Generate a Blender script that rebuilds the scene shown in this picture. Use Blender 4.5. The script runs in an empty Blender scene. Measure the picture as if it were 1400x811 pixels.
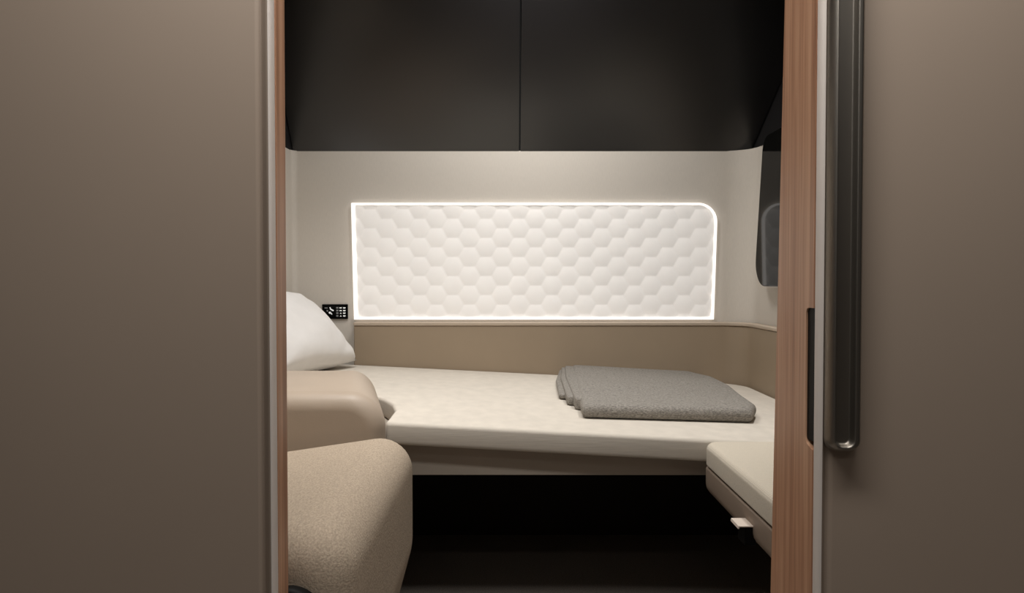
import bpy, bmesh, math, random
from mathutils import Vector
random.seed(4)
C = bpy.context.scene.collection
SC = bpy.context.scene

# ------------------------------------------------------------------ camera, world, lights, exposure
ZC, FPX, HOR = 0.80, 960.0, 385.0
PITCH = math.atan((405.5 - HOR) / FPX)
cam_d = bpy.data.cameras.new('camera'); cam = bpy.data.objects.new('camera', cam_d); C.objects.link(cam)
cam_d.sensor_width = 36.0; cam_d.lens = FPX / 1400.0 * 36.0; cam_d.clip_start = 0.02
cam.location = (0, 0, ZC); cam.rotation_euler = (math.pi / 2 - PITCH, 0, 0)
SC.camera = cam
SC.view_settings.view_transform = 'Standard'; SC.view_settings.look = 'None'
SC.view_settings.gamma = 1.0; SC.view_settings.use_curve_mapping = False
SC.view_settings.exposure = 0.0
w = bpy.data.worlds.new('world'); SC.world = w; w.use_nodes = True
w.node_tree.nodes['Background'].inputs[0].default_value = (1.0, 0.96, 0.92, 1)
w.node_tree.nodes['Background'].inputs[1].default_value = 0.015

def area(name, loc, target, sx, sy, power, col=(1, 0.94, 0.87), spread=180):
    d = bpy.data.lights.new(name, 'AREA'); d.shape = 'RECTANGLE'; d.size = sx; d.size_y = sy
    d.energy = power; d.color = col; d.spread = math.radians(spread)
    o = bpy.data.objects.new(name, d); C.objects.link(o); o.location = loc
    v = Vector(target) - Vector(loc)
    o.rotation_euler = v.to_track_quat('-Z', 'Y').to_euler()
    return o
area('aisle_ceiling_light', (0.05, 0.45, 1.58), (0.05, 0.50, 0.0), 0.9, 0.14, 7.2, (1, 0.97, 0.93))
area('aisle_wall_fill', (0.05, -0.90, 1.98), (0.05, -0.92, 0.0), 1.6, 0.06, 3.0, (1, 0.97, 0.93))  # unseen light added so the handle reflects a bright aisle wall
area('bed_ceiling_light', (0.06, 1.80, 1.885), (0.06, 2.50, 1.0), 0.30, 0.12, 7.0, (1, 0.98, 0.955), 130)
area('seat_ceiling_light', (-0.36, 1.29, 1.885), (-0.40, 1.50, 0.5), 0.14, 0.14, 4.2, (1, 0.975, 0.945), 90)
area('ottoman_ceiling_light', (0.52, 1.42, 1.885), (0.60, 1.52, 0.5), 0.12, 0.12, 3.0, (1, 0.975, 0.945), 92)

# ------------------------------------------------------------------ helpers
def ray(px, py):
    x = (px - 700.0) / FPX; y = (405.5 - py) / FPX
    cp, sp = math.cos(PITCH), math.sin(PITCH)
    d = Vector((x, cp + y * sp, -sp + y * cp))
    return d / d.y
CAMP = Vector((0, 0, ZC))
def atY(px, py, Y): return CAMP + ray(px, py) * Y
def atX(px, py, X):
    d = ray(px, py); return CAMP + d * (X / d.x)
BW = 2.35                                   # depth of the back wall
_a = atY(487, 497, BW); _b = atY(1010, 523, BW)
BSL = (_b.z - _a.z) / (_b.x - _a.x)
def bedz(x): return _a.z + BSL * (x - _a.x)
def onbed(px, py, off=0.0):
    d = ray(px, py)
    t = (_a.z + off - BSL * _a.x - ZC) / (d.z - BSL * d.x)
    return CAMP + d * t

def lin(c):
    c = c / 255.0
    return c / 12.92 if c <= 0.04045 else ((c + 0.055) / 1.055) ** 2.4
def rgb(r, g, b): return (lin(r), lin(g), lin(b), 1)

def mat(name, col, rough=0.6, metal=0.0, spec=0.5, noise=None, bump=None, emit=None, sheen=0.0, coat=0.0):
    """noise = (scale xyz, amount) colour variation;  bump = (scale xyz, strength)"""
    m = bpy.data.materials.new(name); m.use_nodes = True
    nt = m.node_tree; b = nt.nodes['Principled BSDF']
    b.inputs['Base Color'].default_value = col; b.inputs['Roughness'].default_value = rough
    b.inputs['Metallic'].default_value = metal; b.inputs['Specular IOR Level'].default_value = spec
    b.inputs['Sheen Weight'].default_value = sheen; b.inputs['Coat Weight'].default_value = coat
    if emit:
        b.inputs['Emission Color'].default_value = emit[0]; b.inputs['Emission Strength'].default_value = emit[1]
    tc = nt.nodes.new('ShaderNodeTexCoord')
    def ntex(scale, detail=3):
        mp = nt.nodes.new('ShaderNodeMapping'); mp.inputs['Scale'].default_value = scale
        nt.links.new(tc.outputs['Object'], mp.inputs[0])
        t = nt.nodes.new('ShaderNodeTexNoise'); t.inputs['Scale'].default_value = 1.0; t.inputs['Detail'].default_value = detail
        nt.links.new(mp.outputs[0], t.inputs['Vector']); return t
    if noise:
        t = ntex(noise[0])
        mr = nt.nodes.new('ShaderNodeMapRange')
        mr.inputs['From Min'].default_value = 0.3; mr.inputs['From Max'].default_value = 0.7
        mr.inputs['To Min'].default_value = 1 - noise[1]; mr.inputs['To Max'].default_value = 1 + noise[1]
        nt.links.new(t.outputs[0], mr.inputs[0])
        mx = nt.nodes.new('ShaderNodeMix'); mx.data_type = 'RGBA'; mx.blend_type = 'MULTIPLY'
        mx.inputs[0].default_value = 1.0; mx.inputs[6].default_value = col
        nt.links.new(mr.outputs[0], mx.inputs[7]); nt.links.new(mx.outputs[2], b.inputs['Base Color'])
    if bump:
        t = ntex(bump[0], 2)
        bp = nt.nodes.new('ShaderNodeBump'); bp.inputs['Strength'].default_value = bump[1]; bp.inputs['Distance'].default_value = 0.002
        nt.links.new(t.outputs[0], bp.inputs['Height']); nt.links.new(bp.outputs[0], b.inputs['Normal'])
    return m

def weave(name, col, scale, rot, amount, bump, thread=(1.0, 0.35), rough=0.85, dist=1.5):
    """twill cloth: two crossing wave bands, used for colour and bump"""
    m = bpy.data.materials.new(name); m.use_nodes = True; nt = m.node_tree; b = nt.nodes['Principled BSDF']
    b.inputs['Roughness'].default_value = rough; b.inputs['Specular IOR Level'].default_value = 0.2; b.inputs['Sheen Weight'].default_value = 0.1
    tc = nt.nodes.new('ShaderNodeTexCoord')
    outs = []
    for k, (rz, sc) in enumerate(((rot, scale * thread[0]), (rot + math.pi / 2, scale * thread[1]))):
        mp = nt.nodes.new('ShaderNodeMapping'); mp.inputs['Rotation'].default_value = (0.35, 0.35 * k, rz)
        nt.links.new(tc.outputs['Object'], mp.inputs[0])
        wv = nt.nodes.new('ShaderNodeTexWave'); wv.inputs['Scale'].default_value = sc; wv.inputs['Distortion'].default_value = dist
        wv.inputs['Detail'].default_value = 2; wv.inputs['Detail Scale'].default_value = 2.0
        nt.links.new(mp.outputs[0], wv.inputs['Vector']); outs.append(wv.outputs['Fac'])
    nz = nt.nodes.new('ShaderNodeTexNoise'); nz.inputs['Scale'].default_value = scale * 2.2; nz.inputs['Detail'].default_value = 2
    nt.links.new(tc.outputs['Object'], nz.inputs['Vector'])
    a = nt.nodes.new('ShaderNodeMath'); a.operation = 'MULTIPLY'
    nt.links.new(outs[0], a.inputs[0]); nt.links.new(outs[1], a.inputs[1])
    a2 = nt.nodes.new('ShaderNodeMath'); a2.operation = 'ADD'
    nt.links.new(a.outputs[0], a2.inputs[0]); nt.links.new(nz.outputs[0], a2.inputs[1])
    mr = nt.nodes.new('ShaderNodeMapRange'); mr.inputs['From Min'].default_value = 0.3; mr.inputs['From Max'].default_value = 1.3
    mr.inputs['To Min'].default_value = 1 - amount; mr.inputs['To Max'].default_value = 1 + amount
    nt.links.new(a2.outputs[0], mr.inputs[0])
    mx = nt.nodes.new('ShaderNodeMix'); mx.data_type = 'RGBA'; mx.blend_type = 'MULTIPLY'; mx.inputs[0].default_value = 1
    mx.inputs[6].default_value = col; nt.links.new(mr.outputs[0], mx.inputs[7]); nt.links.new(mx.outputs[2], b.inputs['Base Color'])
    bp = nt.nodes.new('ShaderNodeBump'); bp.inputs['Strength'].default_value = bump; bp.inputs['Distance'].default_value = 0.0015
    nt.links.new(a2.outputs[0], bp.inputs['Height']); nt.links.new(bp.outputs[0], b.inputs['Normal'])
    return m

def woodmat():
    m = bpy.data.materials.new('oak_veneer'); m.use_nodes = True; nt = m.node_tree; b = nt.nodes['Principled BSDF']
    b.inputs['Roughness'].default_value = 0.42; b.inputs['Specular IOR Level'].default_value = 0.35
    tc = nt.nodes.new('ShaderNodeTexCoord')
    mp = nt.nodes.new('ShaderNodeMapping'); mp.inputs['Scale'].default_value = (60, 70, 1.1)
    nt.links.new(tc.outputs['Object'], mp.inputs[0])
    n1 = nt.nodes.new('ShaderNodeTexNoise'); n1.inputs['Scale'].default_value = 1.0; n1.inputs['Detail'].default_value = 4; n1.inputs['Distortion'].default_value = 0.4
    nt.links.new(mp.outputs[0], n1.inputs['Vector'])
    mp2 = nt.nodes.new('ShaderNodeMapping'); mp2.inputs['Scale'].default_value = (300, 420, 9)
    nt.links.new(tc.outputs['Object'], mp2.inputs[0])
    n2 = nt.nodes.new('ShaderNodeTexNoise'); n2.inputs['Scale'].default_value = 1.0; n2.inputs['Detail'].default_value = 2
    nt.links.new(mp2.outputs[0], n2.inputs['Vector'])
    ad = nt.nodes.new('ShaderNodeMath'); ad.operation = 'MULTIPLY_ADD'; ad.inputs[1].default_value = 0.35
    nt.links.new(n2.outputs[0], ad.inputs[0]); nt.links.new(n1.outputs[0], ad.inputs[2])
    cr = nt.nodes.new('ShaderNodeValToRGB')
    cr.color_ramp.elements[0].position = 0.42; cr.color_ramp.elements[0].color = rgb(142, 100, 76)
    cr.color_ramp.elements[1].position = 0.92; cr.color_ramp.elements[1].color = rgb(222, 178, 145)
    e = cr.color_ramp.elements.new(0.66); e.color = rgb(192, 144, 114)
    nt.links.new(ad.outputs[0], cr.inputs[0]); nt.links.new(cr.outputs[0], b.inputs['Base Color'])
    bp = nt.nodes.new('ShaderNodeBump'); bp.inputs['Strength'].default_value = 0.12; bp.inputs['Distance'].default_value = 0.001
    nt.links.new(n2.outputs[0], bp.inputs['Height']); nt.links.new(bp.outputs[0], b.inputs['Normal'])
    return m

M = {
 'wall': mat('wall_fabric', rgb(205, 198, 188), 0.85, spec=0.15, noise=((500, 500, 60), 0.03), bump=((600, 600, 90), 0.06)),
 'door': mat('taupe_lacquer', rgb(170, 153, 138), 0.36, spec=0.5, noise=((3, 3, 3), 0.02)),
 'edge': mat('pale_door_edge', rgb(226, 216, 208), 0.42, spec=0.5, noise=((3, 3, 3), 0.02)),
 'partition': mat('brown_grey_partition', rgb(74, 67, 62), 0.7, noise=((3, 3, 3), 0.03)),
 'aisle': mat('aisle_partition', rgb(120, 110, 100), 0.7, noise=((2, 2, 2), 0.03)),
 'handle': mat('dark_anodised_metal', rgb(152, 146, 138), 0.42, metal=1.0, spec=0.5, noise=((2, 2, 2), 0.02)),
 'black': mat('black_plastic', rgb(13, 12, 11), 0.55, spec=0.15, noise=((20, 20, 20), 0.05)),
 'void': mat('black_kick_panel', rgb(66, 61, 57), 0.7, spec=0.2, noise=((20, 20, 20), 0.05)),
 'locker': mat('charcoal_satin_laminate', rgb(16, 15, 16), 0.3, spec=0.9, noise=((2, 2, 2), 0.03)),
 'upper': mat('charcoal_side_liner', rgb(26, 25, 26), 0.45, spec=0.3, noise=((2, 2, 2), 0.03)),
 'wood': woodmat(),
 'led': mat('lit_edge_diffuser', rgb(250, 244, 236), 0.5, emit=((1.0, 0.96, 0.925, 1), 0.9), noise=((2, 2, 2), 0.01)),
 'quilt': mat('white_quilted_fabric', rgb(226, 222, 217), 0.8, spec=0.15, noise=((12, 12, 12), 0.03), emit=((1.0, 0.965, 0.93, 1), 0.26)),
 'bolster': mat('taupe_leather_panel', rgb(154, 137, 116), 0.55, spec=0.35, noise=((6, 6, 6), 0.03), bump=((500, 500, 500), 0.05)),
 'capping': mat('pale_taupe_ledge', rgb(186, 170, 152), 0.5, spec=0.35, noise=((6, 6, 6), 0.03)),
 'leather': mat('tan_leather', rgb(174, 158, 141), 0.48, spec=0.4, noise=((9, 9, 9), 0.03), bump=((420, 420, 420), 0.06)),
 'mattress': mat('cream_mattress_cloth', rgb(206, 198, 186), 0.85, spec=0.15, noise=((25, 25, 480), 0.05), bump=((25, 25, 480), 0.12)),
 'seat': mat('oatmeal_twill', rgb(178, 162, 143), 0.9, spec=0.15, noise=((420, 260, 420), 0.2), bump=((420, 260, 420), 0.35)),
 'base': mat('brown_grey_panel', rgb(142, 126, 112), 0.55, spec=0.3, noise=((8, 8, 8), 0.03)),
 'otto': weave('ottoman_cloth', rgb(204, 194, 177), 150, 0.0, 0.07, 0.2),
 'bedbase': mat('grey_bed_base', rgb(172, 162, 150), 0.6, spec=0.25, noise=((8, 8, 8), 0.03)),
 'pillow': mat('white_cotton', rgb(232, 229, 226), 0.9, spec=0.1, sheen=0.1, noise=((30, 30, 30), 0.02), bump=((14, 14, 14), 0.25)),
 'cream': mat('cream_cotton', rgb(226, 214, 196), 0.9, spec=0.1, noise=((30, 30, 30), 0.02)),
 'wool': mat('grey_marl_wool', rgb(140, 135, 128), 0.95, spec=0.1, noise=((200, 420, 480), 0.42), bump=((200, 420, 480), 0.8)),
 'glass': mat('black_screen_glass', rgb(6, 6, 6), 0.05, spec=0.08, noise=((2, 2, 2), 0.01)),
 'silver': mat('silver_edge', rgb(205, 200, 194), 0.35, metal=0.7, noise=((3, 3, 3), 0.02)),
 'icon': mat('white_print', rgb(225, 225, 222), 0.6, noise=((3, 3, 3), 0.02), emit=((1, 1, 1, 1), 0.25)),
 'icon_grey': mat('grey_print', rgb(120, 120, 118), 0.6, noise=((3, 3, 3), 0.02), emit=((1, 1, 1, 1), 0.05)),
 'floor': mat('dark_carpet', rgb(150, 142, 134), 0.95, spec=0.1, noise=((300, 300, 300), 0.3), bump=((500, 500, 500), 0.3)),
 'ceil': mat('ceiling_liner', rgb(150, 140, 128), 0.7, noise=((4, 4, 4), 0.03)),
 'tab': mat('beige_metal_tab', rgb(222, 208, 194), 0.5, spec=0.4, noise=((9, 9, 9), 0.02)),
}

def link(name, bm, m, parent=None, smooth=True, bevel=None, angle=40):
    bmesh.ops.remove_doubles(bm, verts=bm.verts, dist=1e-6)
    bmesh.ops.recalc_face_normals(bm, faces=bm.faces)
    me = bpy.data.meshes.new(name); bm.to_mesh(me); bm.free()
    o = bpy.data.objects.new(name, me); C.objects.link(o)
    me.materials.append(m)
    if smooth:
        for p in me.polygons: p.use_smooth = True
        try: me.set_sharp_from_angle(angle=math.radians(angle))
        except Exception: pass
    if bevel:
        b = o.modifiers.new('edge', 'BEVEL'); b.width = bevel; b.segments = 3; b.limit_method = 'ANGLE'
    if parent: o.parent = parent; o.matrix_parent_inverse = parent.matrix_world.inverted()
    return o
def tag(o, label, cat=None, kind=None, group=None):
    o['label'] = label
    if cat: o['category'] = cat
    if kind: o['kind'] = kind
    if group: o['group'] = group
    return o
def thing(name, label, cat, loc, group=None):
    o = bpy.data.objects.new(name, None); C.objects.link(o); o.location = loc; o.empty_display_size = 0.05
    bpy.context.view_layer.update()
    return tag(o, label, cat, None, group)
def box(bm, x0, x1, y0, y1, z0, z1):
    v = [bm.verts.new((x, y, z)) for x in (x0, x1) for y in (y0, y1) for z in (z0, z1)]
    for f in ((0, 1, 3, 2), (4, 6, 7, 5), (0, 4, 5, 1), (2, 3, 7, 6), (0, 2, 6, 4), (1, 5, 7, 3)):
        bm.faces.new([v[i] for i in f])
    return bm
def rbox(x0, x1, y0, y1, z0, z1): return box(bmesh.new(), x0, x1, y0, y1, z0, z1)

def roundpoly(pts, rads, seg=6):
    """round the corners of a polygon"""
    out = []; n = len(pts)
    for i in range(n):
        p = Vector(pts[i]); r = rads[i] if isinstance(rads, (list, tuple)) else rads
        if r <= 0: out.append((p.x, p.y)); continue
        a = (Vector(pts[i - 1]) - p); b = (Vector(pts[(i + 1) % n]) - p)
        la, lb = a.length, b.length; a /= la; b /= lb
        ang = a.angle(b); t = min(r / math.tan(ang / 2), la * .49, lb * .49)
        A, B = p + a * t, p + b * t
        # quadratic through the corner blended with the arc
        c = p + (a + b).normalized() * (t / math.cos(ang / 2)); rr = (A - c).length
        va, vb = (A - c), (B - c); tot = va.angle(vb) if rr > 1e-9 else 0
        sgn = 1 if va.x * vb.y - va.y * vb.x > 0 else -1
        for k in range(seg + 1):
            th = sgn * tot * k / seg
            q = Vector((va.x * math.cos(th) - va.y * math.sin(th), va.x * math.sin(th) + va.y * math.cos(th)))
            out.append((c.x + q.x, c.y + q.y))
    return out
def densify(pts, step):
    out = []
    for i, p in enumerate(pts):
        q = pts[(i + 1) % len(pts)]; d = math.dist(p, q); n = max(1, int(d / step))
        for k in range(n): out.append((p[0] + (q[0] - p[0]) * k / n, p[1] + (q[1] - p[1]) * k / n))
    return out
def slab(outline, h0, h1, r, frame, nr=5, rings=4, rb=None, disp=None):
    """closed body over an outline (a, b) between h0 and h1, with both rims rounded; frame maps (a, b, h) into the room"""
    rb = r if rb is None else rb
    area2 = sum(outline[i - 1][0] * outline[i][1] - outline[i][0] * outline[i - 1][1] for i in range(len(outline)))
    if area2 < 0: outline = outline[::-1]
    n = len(outline); P = [Vector(p) for p in outline]
    nrm = []
    for i in range(n):
        e1 = (P[i] - P[i - 1]); e2 = (P[(i + 1) % n] - P[i])
        n1 = Vector((-e1.y, e1.x)).normalized(); n2 = Vector((-e2.y, e2.x)).normalized()
        m = (n1 + n2)
        m = m.normalized() if m.length > 1e-6 else n1
        m = m / max(0.5, m.dot(n1)); nrm.append(m)
    cx = Vector((sum(p.x for p in P) / n, sum(p.y for p in P) / n))
    lv = []
    for k in range(nr + 1):
        th = math.pi / 2 * k / nr; lv.append((rb * (1 - math.sin(th)), h0 + rb * (1 - math.cos(th)), 0))
    for k in range(nr + 1):
        th = math.pi / 2 * k / nr; lv.append((r * (1 - math.cos(th)), h1 - r * (1 - math.sin(th)), 0))
    seq = []
    for ins, h, _ in lv: seq.append([(P[i] + nrm[i] * ins, h) for i in range(n)])
    last = seq[-1]
    for k in range(1, rings):
        t = k / rings; seq.append([(p.lerp(cx, t), h) for p, h in last])
    bm = bmesh.new(); V = []
    for s in seq:
        row = []
        for p, h in s:
            if disp: h = h + disp(p.x, p.y, h)
            row.append(bm.verts.new(frame(p.x, p.y, h)))
        V.append(row)
    for a, b in zip(V[:-1], V[1:]):
        for i in range(n):
            j = (i + 1) % n
            try: bm.faces.new((a[i], a[j], b[j], b[i]))
            except ValueError: pass
    bm.faces.new(V[0][::-1])
    ctop = bm.verts.new(frame(cx.x, cx.y, h1 + (disp(cx.x, cx.y, h1) if disp else 0)))
    for i in range(n): bm.faces.new((V[-1][i], V[-1][(i + 1) % n], ctop))
    return bm
def extrude(path, lo, hi, frame, closed=True):
    bm = bmesh.new()
    A = [bm.verts.new(frame(a, b, lo)) for a, b in path]; B = [bm.verts.new(frame(a, b, hi)) for a, b in path]
    n = len(path)
    for i in range(n if closed else n - 1):
        j = (i + 1) % n; bm.faces.new((A[i], A[j], B[j], B[i]))
    if closed: bm.faces.new(A[::-1]); bm.faces.new(B)
    return bm
XY = lambda a, b, h: (a, b, h)
XZ = lambda a, b, h: (a, h, b)              # outline in x,z; h along y
YZ = lambda a, b, h: (h, a, b)              # outline in y,z; h along x

# ------------------------------------------------------------------ the room
XL, XR = -0.732, 0.80
LOCKZ = atY(700, 207, BW).z                 # lower edge of the lockers
ZCEIL = 1.90
tag(link('floor', rbox(-1.6, 1.8, -0.6, BW + .05, -0.06, 0.0), M['floor']), 'dark carpet floor of the suite', kind='structure')
tag(link('ceiling', rbox(XL - .05, XR + .35, 0.78, BW + .05, ZCEIL, ZCEIL + .05), M['ceil']), 'ceiling above the suite', kind='structure')
# back wall with a softly rounded corner into the right wall
pth = [(XL, 0.80)]
for p in roundpoly([(XL, 0.6), (XL, BW), (XR, BW), (XR, 0.6)], [0, .02, .085, 0], 8)[1:-1]: pth.append(p)
def wallstrip(path, z0, z1, thick=0.04):
    n = len(path); outer = []
    for i in range(n):
        p = Vector(path[i]); a = Vector(path[max(0, i - 1)]); b = Vector(path[min(n - 1, i + 1)])
        t = (b - a).normalized(); outer.append((p.x - t.y * thick, p.y + t.x * thick))
    return extrude(list(path) + outer[::-1], z0, z1, XY)
inner = pth[1:]                              # corner arcs
kL = 9                                       # arc points at the left corner
left_path = [(XL, 0.80), inner[0]]
right_path = [inner[-1], (XR, 0.87)]
back_path = inner
tag(link('wall_back', wallstrip(back_path, 0.0, LOCKZ + .002), M['wall']), 'beige fabric back wall around the white quilted panel', kind='structure')
tag(link('wall_left_upper', rbox(XL - .05, XL, 0.80, BW, LOCKZ + .002, ZCEIL), M['upper']), 'charcoal upper liner of the side wall over the pillow', kind='structure')
tag(link('wall_left', wallstrip(left_path, 0.0, LOCKZ), M['wall']), 'beige fabric side wall at the head of the bed', kind='structure')
tag(link('wall_right', wallstrip(right_path, 0.0, LOCKZ), M['wall']), 'beige fabric side wall below the black screen', kind='structure')
wu = rbox(XR, XR + .05, 0.87, BW + .05, LOCKZ + .002, ZCEIL)
for v in wu.verts:
    if v.co.z > LOCKZ + .1: v.co.x += .25 * (ZCEIL - LOCKZ)
tag(link('wall_right_upper', wu, M['upper']), 'charcoal upper liner of the side wall above the screen', kind='structure')

# the aisle behind the viewer
tag(link('wall_aisle', rbox(-1.6, 1.8, -1.05, -1.0, 0, 2.0), M['aisle']), 'partition across the aisle', kind='structure')
tag(link('ceiling_aisle', rbox(-1.6, 1.8, -1.0, .70, 2.0, 2.05), M['ceil']), 'ceiling of the aisle', kind='structure')
R_ARM = (-0.262, 1.405, 1.785, 0.20)

# ------------------------------------------------------------------ doorway: two door leaves and their timber jambs
YD = 0.75
def X_at(px, Y): return (px - 700.0) / FPX * Y
# left leaf: flat skin, shallow groove, rounded leading edge  (profile in x,y)
yf = 0.742
lx = X_at(377.5, yf + .0078)
prof = [(-1.5, yf), (X_at(350, yf), yf), (X_at(352, yf), yf + .0006), (X_at(355, yf), yf + .0030), (X_at(358, yf), yf + .0042),
        (X_at(361, yf), yf + .0030), (X_at(365, yf), yf - .0012), (X_at(368, yf), yf - .0022)]
for k in range(7):
    th = math.pi / 2 * k / 6
    prof.append((X_at(369, yf) + (lx - X_at(369, yf)) * math.sin(th), yf - .0022 + .010 * (1 - math.cos(th))))
arc = prof[-7:]
prof = prof[:-7] + [(arc[0][0] - .0003, yf - .0022), (arc[0][0] - .0003, yf + .0095), (-1.5, yf + .0095)]
d1 = tag(link('door_1', extrude(prof, 0.0, 2.0, XY), M['door'], angle=50), 'plain taupe door leaf on the left of the opening', kind='structure')
e1 = link('leading_edge', extrude(arc + [(lx - .006, yf + .0095), (arc[0][0], yf + .0095)], 0.0, 2.0, XY), M['edge'], d1, angle=50); e1['label'] = 'pale rounded leading edge'  # rounded edge in a paler colour than the leaf
# right leaf
rx = X_at(1114.5, yf + .0078)
prof = [(1.7, yf), (X_at(1142, yf), yf), (X_at(1139, yf), yf + .0008), (X_at(1135, yf), yf + .0034), (X_at(1132, yf), yf + .0036), (X_at(1129, yf), yf + .0008), (X_at(1127, yf), yf - .0006)]
for k in range(7):
    th = math.pi / 2 * k / 6
    prof.append((X_at(1126, yf) + (rx - X_at(1126, yf)) * math.sin(th), yf - .0010 + .0088 * (1 - math.cos(th))))
arc = prof[-7:]
prof = prof[:-7] + [(arc[0][0] + .0003, yf - .0010), (arc[0][0] + .0003, yf + .0095), (1.7, yf + .0095)]
d2 = tag(link('door_2', extrude(prof[::-1], 0.0, 2.0, XY), M['door'], angle=50), 'plain taupe door leaf carrying the long dark handle', kind='structure')
e2 = link('leading_edge', extrude((arc + [(rx + .006, yf + .0095), (arc[0][0], yf + .0095)])[::-1], 0.0, 2.0, XY), M['edge'], d2, angle=50); e2['label'] = 'pale rounded leading edge'

# handle: a long dark pull with a recessed finger channel; height field over (x, z), towards the viewer
def sdrr(x, z, x0, x1, z0, z1, r):
    cx, cz, hx, hz = (x0 + x1) / 2, (z0 + z1) / 2, (x1 - x0) / 2 - r, (z1 - z0) / 2 - r
    qx, qz = abs(x - cx) - hx, abs(z - cz) - hz
    return math.hypot(max(qx, 0), max(qz, 0)) + min(max(qx, qz), 0) - r
def sstep(a, b, x):
    t = min(1, max(0, (x - a) / (b - a))); return t * t * (3 - 2 * t)
yh = 0.722
hx0, hx1 = X_at(1127.5, yf - .001), X_at(1186, yh)
hz0 = atY(1150, 622, yh).z; hz1 = 1.32
cx0, cx1 = X_at(1147, yh), X_at(1173, yh); cz0 = atY(1150, 613, yh).z
outl = densify(roundpoly([(hx0, hz0), (hx1, hz0), (hx1, hz1), (hx0, hz1)], [.022, .018, .018, .022], 8), 0.02)
bm = bmesh.new()
xs = [hx0 + (hx1 - hx0) * i / 70 for i in range(71)]
zs = [hz0 + .06 * i / 44 for i in range(45)] + [hz0 + .06 + (hz1 - hz0 - .12) * i / 12 for i in range(1, 12)] + [hz1 - .06 + .06 * i / 24 for i in range(25)]
grid = []
for z in zs:
    row = []
    for x in xs:
        d = sdrr(x, z, hx0, hx1, hz0, hz1, .014)
        px, pz = x, z
        if d > 0:                                        # pull corner points onto the rounded outline
            e = 1e-4
            gx = (sdrr(x + e, z, hx0, hx1, hz0, hz1, .014) - d) / e; gz = (sdrr(x, z + e, hx0, hx1, hz0, hz1, .014) - d) / e
            px, pz = x - gx * d, z - gz * d; d = 0
        ins = -d; r = 0.0090 if x < (cx0 + hx0) / 2 + .004 else 0.0065
        tt = min(1, ins / r); h = 0.016 * math.sqrt(max(0, 1 - (1 - tt) ** 2))
        dc = -sdrr(x, z, cx0, cx1, cz0, hz1 - .012, .008)
        h -= 0.0080 * sstep(-.0008, .0026, dc)
        row.append(bm.verts.new((px, yf - .001 - h, pz)))
    grid.append(row)
for a, b in zip(grid[:-1], grid[1:]):
    for i in range(len(xs) - 1):
        try: bm.faces.new((a[i], a[i + 1], b[i + 1], b[i]))
        except ValueError: pass
hd = link('door_handle', bm, M['handle'], d2, angle=180); hd['label'] = 'long dark metal pull handle with a finger channel'

# timber jambs
wxr = X_at(1112.7, yf + .010)
ytop = wxr * FPX / (1071 - 700); ybot = wxr * FPX / (1056.5 - 700)
zt, zb = 1.2, 0.40
slope = (ybot - ytop) / (zt - zb)
y_back = lambda z: ytop + (zt - z) * slope
n0, n1 = atX(1108, 421, wxr).z, atX(1108, 609, wxr).z
yn = wxr * FPX / (1102.5 - 700)
y0 = yf + .010
path = roundpoly([(y0, 0), (y_back(0), 0), (y_back(2.0), 2.0), (y0, 2.0), (y0, n0), (yn, n0), (yn, n1), (y0, n1 - .004)],
                 [0, 0, 0, 0, 0, .006, .010, 0], 5)
j2 = tag(link('trim_1', extrude(path, wxr, wxr + .035, YZ), M['wood'], angle=30), 'tall pale oak door jamb with a latch slot', kind='structure')
link('latch_slot_shade', rbox(wxr + .002, wxr + .034, y0 + .0004, yn + .002, n1 + .0045, n0 + .002), M['black'], j2)  # black block set in the notch to paint the shade inside it
wxl = X_at(379, yf + .010)
yl = wxl * FPX / (391.8 - 700)
j1 = tag(link('trim_2', rbox(wxl - .03, wxl, yf + .010, yl, 0.0, 2.0), M['wood'], bevel=.0012), 'narrow strip of oak jamb beside the plain door leaf', kind='structure')
# partition behind the leaves, either side of the opening
tag(link('wall_front_left', rbox(-1.5, wxl - .0305, yf + .010, yl - .002, 0, 2.0), M['partition']), 'inner partition behind the left door leaf', kind='structure')
tag(link('wall_front_right', rbox(wxr + .0355, 1.7, yf + .010, y_back(2.0) - .004, 0, 2.0), M['partition']), 'inner partition behind the right door leaf', kind='structure')

# ------------------------------------------------------------------ overhead lockers
lp = [(BW, LOCKZ), (2.05, LOCKZ + 1.5 * (BW - 2.05)), (2.035, LOCKZ + 1.5 * (BW - 2.05) + .04), (2.035, ZCEIL - .005)]
lq = [(a + .018, b + (.008 if b < ZCEIL - .1 else 0)) for a, b in lp]
seam = X_at(711, 2.2)
seam = atY(711, 150, 2.26).x
for x0, x1, lab in ((XL + .002, seam - .0022, 'charcoal overhead locker over the pillow end of the bed, left of the centre seam'),
                    (seam + .0022, XR + .20, 'charcoal overhead locker over the blanket end of the bed, beside the screen')):
    t = thing('overhead_locker', lab, 'locker', ((x0 + x1) / 2, 2.2, LOCKZ), 'overhead lockers above the bed')
    def cut(bm):                            # the end beside the screen follows the leaning side liner
        if x1 > XR:
            for v in bm.verts:
                if v.co.x > XR: v.co.x = XR - .003 + .25 * max(0, v.co.z - LOCKZ)
        return bm
    link('locker_door', cut(extrude(lp + lq[::-1], x0, x1, YZ)), M['locker'], t, bevel=.0012)
    body = [(BW + .022, LOCKZ + .012), (2.070, LOCKZ + 1.5 * (BW - 2.05) + .02), (2.055, ZCEIL - .005), (BW + .022, ZCEIL - .005)]
    link('locker_body', cut(extrude(body, x0 + .001, x1 - .001, YZ)), M['black'], t)

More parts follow.
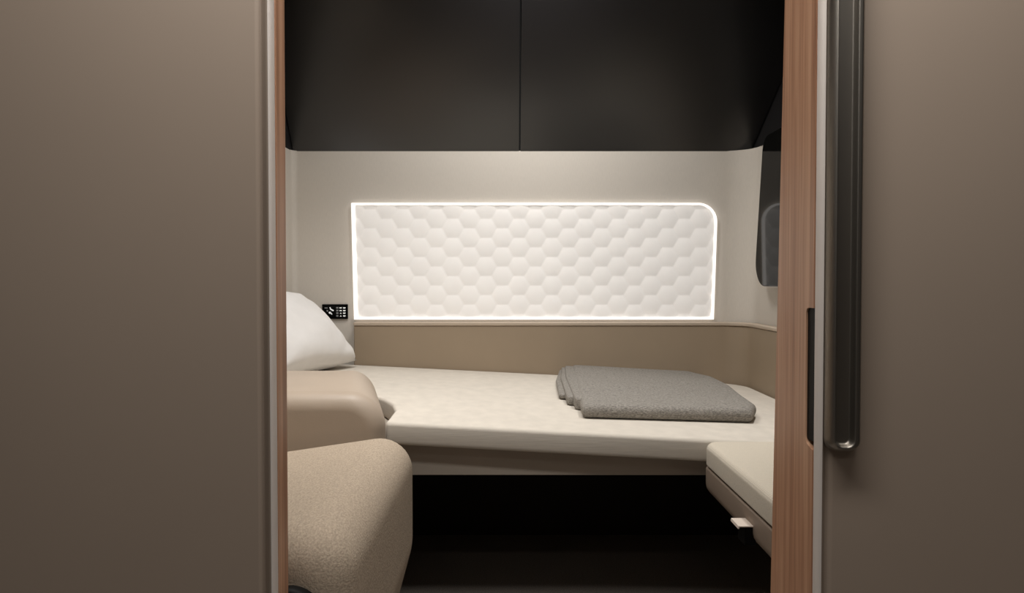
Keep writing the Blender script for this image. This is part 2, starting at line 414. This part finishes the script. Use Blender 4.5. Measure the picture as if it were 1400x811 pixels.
# ------------------------------------------------------------------ white quilted panel with a lit edge
YP = BW - 0.012
c = [atY(480, 277.5, YP), atY(981.5, 277.5, YP), atY(976, 437, YP), atY(484, 437, YP)]
qp = thing('quilted_panel', 'white hexagon quilted panel with a glowing edge on the back wall', 'wall panel', ((c[2].x + c[3].x) / 2, BW, c[2].z))
OUT = [(c[3].x, c[3].z), (c[2].x, c[2].z), (c[1].x, c[1].z), (c[0].x, c[0].z)]
RC = 0.062
out = roundpoly(OUT, [0, 0, RC, .003], 12)
px = BW / FPX
def inset(poly, l, r, t, b):
    """move the corners of the four-sided panel inwards"""
    (ax, az), (bx, bz), (cx_, cz_), (dx, dz) = poly
    return [(ax + l, az + b), (bx - r, bz + b), (cx_ - r, cz_ - t), (dx + l, dz - t)]
INN = inset(OUT, 5.0 * px, 3.4 * px, 2.6 * px, 3.2 * px)
inn = roundpoly(INN, [0, 0, RC - 3 * px, .003], 12)
def ringbm(o, i, h0, h1):
    bm = bmesh.new(); n = len(o)
    L = [[bm.verts.new(XZ(p[0], p[1], h)) for p in q] for q, h in ((o, h0), (o, h1), (i, h1), (i, h0))]
    for a, b in zip(L, L[1:] + L[:1]):
        for k in range(n): bm.faces.new((a[k], a[(k + 1) % n], b[(k + 1) % n], b[k]))
    return bm
# make both loops the same length
assert len(out) == len(inn)
led = link('glowing_edge', ringbm(out, inn, BW - .001, YP), M['led'], qp); led['label'] = 'thin glowing white edge strip'
NX, NZ = 420, 136
R = 15.0 * px; RH = R * math.sqrt(3) / 2
x_ref = atY(506.5, 300, BW).x; z_ref = atY(506.5, 299.5, BW).z
def hexh(x, z):
    best = 9
    i0 = round((x - x_ref) / (1.5 * R))
    for i in (i0 - 1, i0, i0 + 1):
        X = x_ref + i * 1.5 * R; off = RH if i % 2 else 0.0
        j = round((z - z_ref - off) / (2 * RH)); Z = z_ref + off + j * 2 * RH
        best = min(best, ((x - X) ** 2 + (z - Z) ** 2) / (R * R))
    return 0.0052 * (1 - best)
bm = bmesh.new(); rows = []
(ax, az), (bx, bz), (cx2, cz2), (dx2, dz2) = INN
rc = RC - 3 * px
for jz in range(NZ + 1):
    v = jz / NZ; row = []
    for ix in range(NX + 1):
        u = ix / NX
        xl, xr = ax + (dx2 - ax) * v, bx + (cx2 - bx) * v
        x = xl + (xr - xl) * u; z = az + (dz2 - az) * v
        ccx, ccz = xr - rc, cz2 - rc
        if x > ccx and z > ccz:
            q = math.hypot(x - ccx, z - ccz)
            if q > rc: x, z = ccx + (x - ccx) / q * rc, ccz + (z - ccz) / q * rc
        row.append(bm.verts.new((x, YP + .0065 - hexh(x, z), z)))
    rows.append(row)
for a, b in zip(rows[:-1], rows[1:]):
    for i in range(NX):
        try: bm.faces.new((a[i], a[i + 1], b[i + 1], b[i]))
        except ValueError: pass
bmesh.ops.dissolve_degenerate(bm, dist=1e-6, edges=bm.edges)
link('quilting', bm, M['quilt'], qp, angle=180)

# ------------------------------------------------------------------ taupe padded side panel below it
zt_ = atY(700, 440, BW).z
sp = thing('padded_side_panel', 'taupe padded panel along the wall between bed and quilted panel', 'padding', (0, BW, 0.45))
def strip(off, thick, x0, r, xend_y):
    ins = [(x0, BW - off), (XR - off - .0, BW - off), (XR - off, xend_y)]
    a = roundpoly([(x0, xend_y)] + ins, [0, 0, r, 0], 8)[1:]
    o = roundpoly([(x0, xend_y)] + [(x0, BW - off + thick), (XR - off + thick, BW - off + thick), (XR - off + thick, xend_y)], [0, 0, r + thick, 0], 8)[1:]
    return a + o[::-1]
xs0 = X_at(483.5, BW - .03)
link('padding', extrude(strip(.030, .028, xs0, .07, 1.0), 0.40, zt_ - .012, XY), M['bolster'], sp, bevel=.003)
cap = link('top_ledge', extrude(strip(.033, .031, xs0 - .001, .07, 1.0), zt_ - .012, zt_, XY), M['capping'], sp, bevel=.003)  # ledge in a paler taupe than the padding
cap['label'] = 'pale rounded top edge'

# ------------------------------------------------------------------ black control panel with white icons
cpz0, cpz1 = atY(455, 436, BW).z, atY(455, 416, BW).z
cpx0, cpx1 = atY(441, 425, BW).x, atY(476, 425, BW).x
cp = thing('control_panel', 'small black seat control panel with white icons beside the pillow', 'control panel', ((cpx0 + cpx1) / 2, BW, cpz0))
link('faceplate', slab(roundpoly([(cpx0, cpz0), (cpx1, cpz0), (cpx1, cpz1), (cpx0, cpz1)], .002, 4), 0, .007, .0015, lambda a, b, h: (a, BW - h, b), 3, 2, rb=.0002), M['glass'], cp)
sx, sz = (cpx1 - cpx0) / 565.0, (cpz1 - cpz0) / 320.0
def icon(pts, m, name='icon'):
    path = [(cpx0 + (x - 185) * sx, cpz1 - (y - 260) * sz) for x, y in pts]
    link(name, extrude(path, BW - .0078, BW - .0066, XZ), m, cp, smooth=False)
def rect(x0, y0, x1, y1): return [(x0, y0), (x1, y0), (x1, y1), (x0, y1)]
icon(rect(245, 332, 310, 352), M['icon_grey'], 'seat_icon')
icon([(288, 385), (318, 390), (318, 425), (290, 420)], M['icon_grey'], 'seat_icon')
icon([(350, 325), (372, 322), (385, 355), (445, 388), (440, 410), (410, 405), (362, 372)], M['icon'], 'seat_icon')
icon([(330, 440), (350, 420), (375, 425), (415, 480), (402, 488), (370, 462), (345, 468)], M['icon'], 'seat_icon')
for r_, y in enumerate((340, 400, 455, 515)):
    icon(rect(500, y - 18, 545, y + 14), M['icon_grey'], 'button')
    icon([(578, y + 12), (598, y - 14), (618, y + 12)] if r_ > 1 else rect(572, y - 12, 620, y + 10), M['icon'], 'button')
    icon([(650, y - 14), (708, y - 12), (700, y + 10), (672, y + 16), (652, y + 10)], M['icon'], 'button')

# ------------------------------------------------------------------ bed
bed = thing('bed', 'long cream bed along the back wall with a thin flat mattress', 'bed', (0, 1.9, 0))
fl = onbed(524, 577); fr = onbed(962, 600.5)
xe = -0.262
sl = (fr.y - fl.y) / (fr.x - fl.x)
mo = [(xe + .002, fl.y), (fr.x, fr.y), (XR - .036, fr.y + .002), (XR - .036, BW - .034), (XL + .006, BW - .034), (XL + .006, 1.79), (xe - .112, 1.78), (xe - .050, 1.705), (xe - .018, 1.64), (xe - .001, 1.57)]
mo = roundpoly(mo, [.011, 0, .01, .09, .02, .01, .01, .0, .0, .0], 12)
mo = densify(mo, 0.08)
bz = lambda a, b, h: (a, b, bedz(a) + h)
MT = 0.047
link('mattress', slab(mo, -MT, 0.0, .009, bz, 5, 4), M['mattress'], bed)
bb = rbox(-0.60, XR - .06, 1.475, BW - .04, atY(700, 650, 1.475).z, .40)
for v in bb.verts:
    if v.co.z > .395: v.co.z = bedz(v.co.x) - MT - .0006
link('bed_base', bb, M['bedbase'], bed, bevel=.002)
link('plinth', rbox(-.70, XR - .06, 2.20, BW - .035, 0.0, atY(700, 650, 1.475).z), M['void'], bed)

# left console with a rounded leather armrest top
ct = 0.577
con = thing('armrest_console', 'rounded tan leather armrest console between the seat and the bed', 'armrest', (-.5, 1.58, 0))
prof_c = roundpoly([(XL + .004, .20), (xe + .004, .20), (xe + .004, ct), (XL + .004, ct)], [.005, .02, .074, .01], 16)
def arm_frame(a, b, h):
    k = max(0.0, (h - 1.56) / .225); wgt = (a - XL) / (xe - XL)
    return (a - .11 * k ** 1.9 * wgt, h, b)
link('armrest', slab(densify(prof_c, .04), 1.392, 1.785, .036, arm_frame, 9, 4), M['leather'], con)
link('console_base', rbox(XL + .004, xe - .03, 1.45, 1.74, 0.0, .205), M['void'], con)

# ------------------------------------------------------------------ armchair at the front left
ch = thing('armchair', 'oatmeal twill armchair seat in the lower left of the doorway', 'armchair', (-.45, 1.08, 0))
prof_s = roundpoly([(-.70, .13), (-.225, .13), (-.192, .30), (-.188, .46), (-.215, .507), (-.70, .432)], [.02, .05, .10, .04, .05, .03], 8)
prof_s = roundpoly([(-.70, .13), (-.235, .13), (-.189, .30), (-.189, .512), (-.70, .436)], [.02, .05, .12, .062, .03], 10)
link('seat_cushion', slab(densify(prof_s, .04), .815, 1.372, .05, XZ, 8, 4), M['seat'], ch)
prof_b = roundpoly([(-.70, .10), (-.232, .10), (-.205, .30), (-.222, .452), (-.70, .40)], [.02, .05, .08, .04, .03], 8)
s_ = link('side_shell', slab(prof_b, .792, .812, .006, XZ, 3, 2), M['black'], ch); s_['label'] = 'black shell at the near side of the seat'
prof_k = roundpoly([(.83, .44), (1.36, .44), (1.36, 1.0), (.83, 1.0)], [.06, .06, .10, .10], 6)
link('backrest', slab(densify(prof_k, .06), XL + .006, -.60, .04, YZ, 6, 4), M['seat'], ch)
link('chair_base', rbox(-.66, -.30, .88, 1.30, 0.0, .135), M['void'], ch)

# ------------------------------------------------------------------ ottoman at the right
xo = 0.388
ot = thing('ottoman', 'beige cushioned ottoman joined to the foot of the bed by the oak jamb', 'ottoman', (.6, 1.15, 0))
zo = bedz(.42) - .001
yo1 = fr.y - .002; yo0 = .885
oo = roundpoly([(xo, yo0), (XR - .036, yo0), (XR - .036, yo1), (xo, yo1)], [.01, .01, .01, .028], 6)
link('cushion', slab(densify(oo, .05), .432, zo, .013, XY, 6, 4, rb=.004), M['otto'], ot)
ob = roundpoly([(xo + .001, yo0), (XR - .036, yo0), (XR - .036, yo1), (xo + .001, yo1)], [.01, .01, .01, .02], 6)
link('base_panel', slab(densify(ob, .05), .372, .4275, .003, XY, 4, 2, rb=.022), M['base'], ot)
link('ottoman_core', rbox(xo + .012, XR - .05, yo0 + .01, yo1 - .012, .42, .436), M['black'], ot)
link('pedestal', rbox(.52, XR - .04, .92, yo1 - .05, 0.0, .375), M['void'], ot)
# small bent pull tab on the edge
ta = atX(1029, 719.5, xo); tb = atX(1019, 708, xo)
ty0, ty1, tz = ta.y, tb.y + .004, ta.z
tp = roundpoly([(xo + .004, tz), (xo - .0225, tz), (xo - .0235, tz - .005), (xo - .0215, tz - .005), (xo - .0205, tz - .0022), (xo + .004, tz - .0022)], 0)
pt = link('pull_tab', extrude(tp, ty0, ty1, XZ), M['tab'], ot, bevel=.0006); pt['label'] = 'pale bent pull tab'
link('latch', rbox(xo - .012, xo + .006, ty0 + .002, ty1 - .004, tz - .032, tz - .0024), M['black'], pt)

# ------------------------------------------------------------------ black wall screen on the right wall
XS = 0.757
s_tl = atX(1043, 188, XS); s_bl = atX(1030.5, 391.5, XS)
scn = thing('wall_screen', 'black glossy screen hanging on the side wall, reflecting the quilted panel', 'screen', (XS, 1.75, s_bl.z))
so = [(1.34, s_bl.z), (s_bl.y, s_bl.z), (s_tl.y, s_tl.z), (1.34, s_tl.z)]
so_r = roundpoly(so, [.05, .075, .05, .05], 10)
link('screen_glass', slab(so_r, 0, .010, .003, lambda a, b, h: (XS + .010 - h, a, b), 3, 2, rb=.0002), M['glass'], scn, angle=8)
big = roundpoly([(1.335, s_bl.z - .003), (s_bl.y + .003, s_bl.z - .003), (s_tl.y + .003, s_tl.z + .003), (1.335, s_tl.z + .003)], [.05, .077, .05, .05], 10)
fr_ = link('screen_frame', slab(big, 0, .012, .002, lambda a, b, h: (XS + .0225 - h, a, b), 3, 2), M['silver'], scn); fr_['label'] = 'thin silver frame edge'
link('mount', rbox(XS + .0225, XR - .0005, 1.5, 2.0, s_bl.z + .05, s_tl.z - .06), M['black'], scn)

# ------------------------------------------------------------------ pillow, leaning at the head of the bed
def pillow_bm(wd, ht, th, seed):
    rnd = random.Random(seed); ph = [rnd.uniform(0, 6) for _ in range(6)]
    bm = bmesh.new(); N = 36; S = {}
    for s in (-1, 1):
        for i in range(N + 1):
            for j in range(N + 1):
                u, v = -1 + 2 * i / N, -1 + 2 * j / N
                # pinched sides, pointed corners
                x = wd / 2 * u * (1 - .06 * (1 - v * v) * (u * u)); z = ht / 2 * v * (1 - .06 * (1 - u * u) * (v * v))
                k = max(0, (1 - u * u)) * max(0, (1 - v * v))
                y = s * th / 2 * k ** .42
                cr = (abs(u * v)) ** 2
                y += .012 * cr * math.sin(14 * (u - v) + ph[0]) * k ** .3 + .004 * k ** .3 * math.sin(5 * u + ph[1]) * math.sin(6 * v + ph[2])
                edge = i in (0, N) or j in (0, N)
                key = (i, j) if edge else (i, j, s)
                if key not in S: S[key] = bm.verts.new((x, 0 if edge else y, z))
        for i in range(N):
            for j in range(N):
                q = []
                for a, b in ((i, j), (i + 1, j), (i + 1, j + 1), (i, j + 1)):
                    e = a in (0, N) or b in (0, N); q.append(S[(a, b)] if e else S[(a, b, s)])
                try: bm.faces.new(q if s < 0 else q[::-1])
                except ValueError: pass
    return bm
pw = link('pillow', pillow_bm(.46, .30, .17, 2), M['pillow'], angle=180)
pw.rotation_euler = (math.radians(0), math.radians(-30), math.radians(80)); pw.location = (-.62, 2.06, .655)
tag(pw, 'plump white pillow leaning at the head of the bed', 'pillow')
import mathutils
def place_pillow(o, thick_dir_az, lean, loc, roll=0):
    """face normal points to azimuth az (0 = +x, 90 = -y is towards the viewer), leaning back by lean"""
    m = mathutils.Matrix.Rotation(math.radians(thick_dir_az), 4, 'Z') @ mathutils.Matrix.Rotation(math.radians(-lean), 4, 'X') @ mathutils.Matrix.Rotation(math.radians(roll), 4, 'Y')
    o.matrix_world = mathutils.Matrix.Translation(loc) @ m
place_pillow(pw, 72, 47, (-.672, 2.06, .650), 0)

# ------------------------------------------------------------------ folded grey blanket
bl = thing('folded_blanket', 'folded grey wool blanket lying near the foot of the bed', 'blanket', onbed(900, 540))
HB = 0.034
def B(px, py, off): q = onbed(px, py, off); return (q.x, q.y)
top = [B(795, 567, 0.010), B(1030, 577.5, 0.004), B(1034, 560, .02), B(1022, 545, .03), B(1000, 527, HB), B(975, 514, HB), B(940, 506, HB), B(860, 498, HB), B(779, 490, HB)]
def wr(a, b, h):
    if h < .004: return 0
    q = math.sin(9 * a + 3) * math.sin(16 * b) * .0016
    q += -.0065 * math.exp(-((b - 1.86 - .10 * (a - .35)) / .010) ** 2) * math.exp(-((a - .36) / .12) ** 2)
    return q
topo = densify(roundpoly(top, [.012, .012, .01, .02, .04, .05, .05, .05, .015], 5), .03)
link('top_layer', slab(topo, 0.001, HB, .0155, bz, 7, 14, disp=wr), M['wool'], bl)
lay = [([B(786, 559, .004), B(772, 492.5, .031)], .0305), ([B(775, 553, .004), B(768, 496.5, .027)], .025), ([B(764, 545, .004), B(765, 503, .02)], .017)]
for k, (e, h) in enumerate(lay):
    f, g = e
    o_ = [f, (f[0] + .16, f[1] + .0), (g[0] + .16, g[1] - .01), g]
    mid = ((f[0] + g[0]) / 2 - .010, (f[1] + g[1]) / 2)
    o_ = roundpoly([f, (f[0] + .16, f[1] + .02), (g[0] + .16, g[1] - .01), g, mid], [.012, 0, 0, .02, .2], 5)
    link('fold', slab(densify(o_, .03), 0.001 + .001 * k, h, .006, bz, 5, 5), M['wool'], bl)
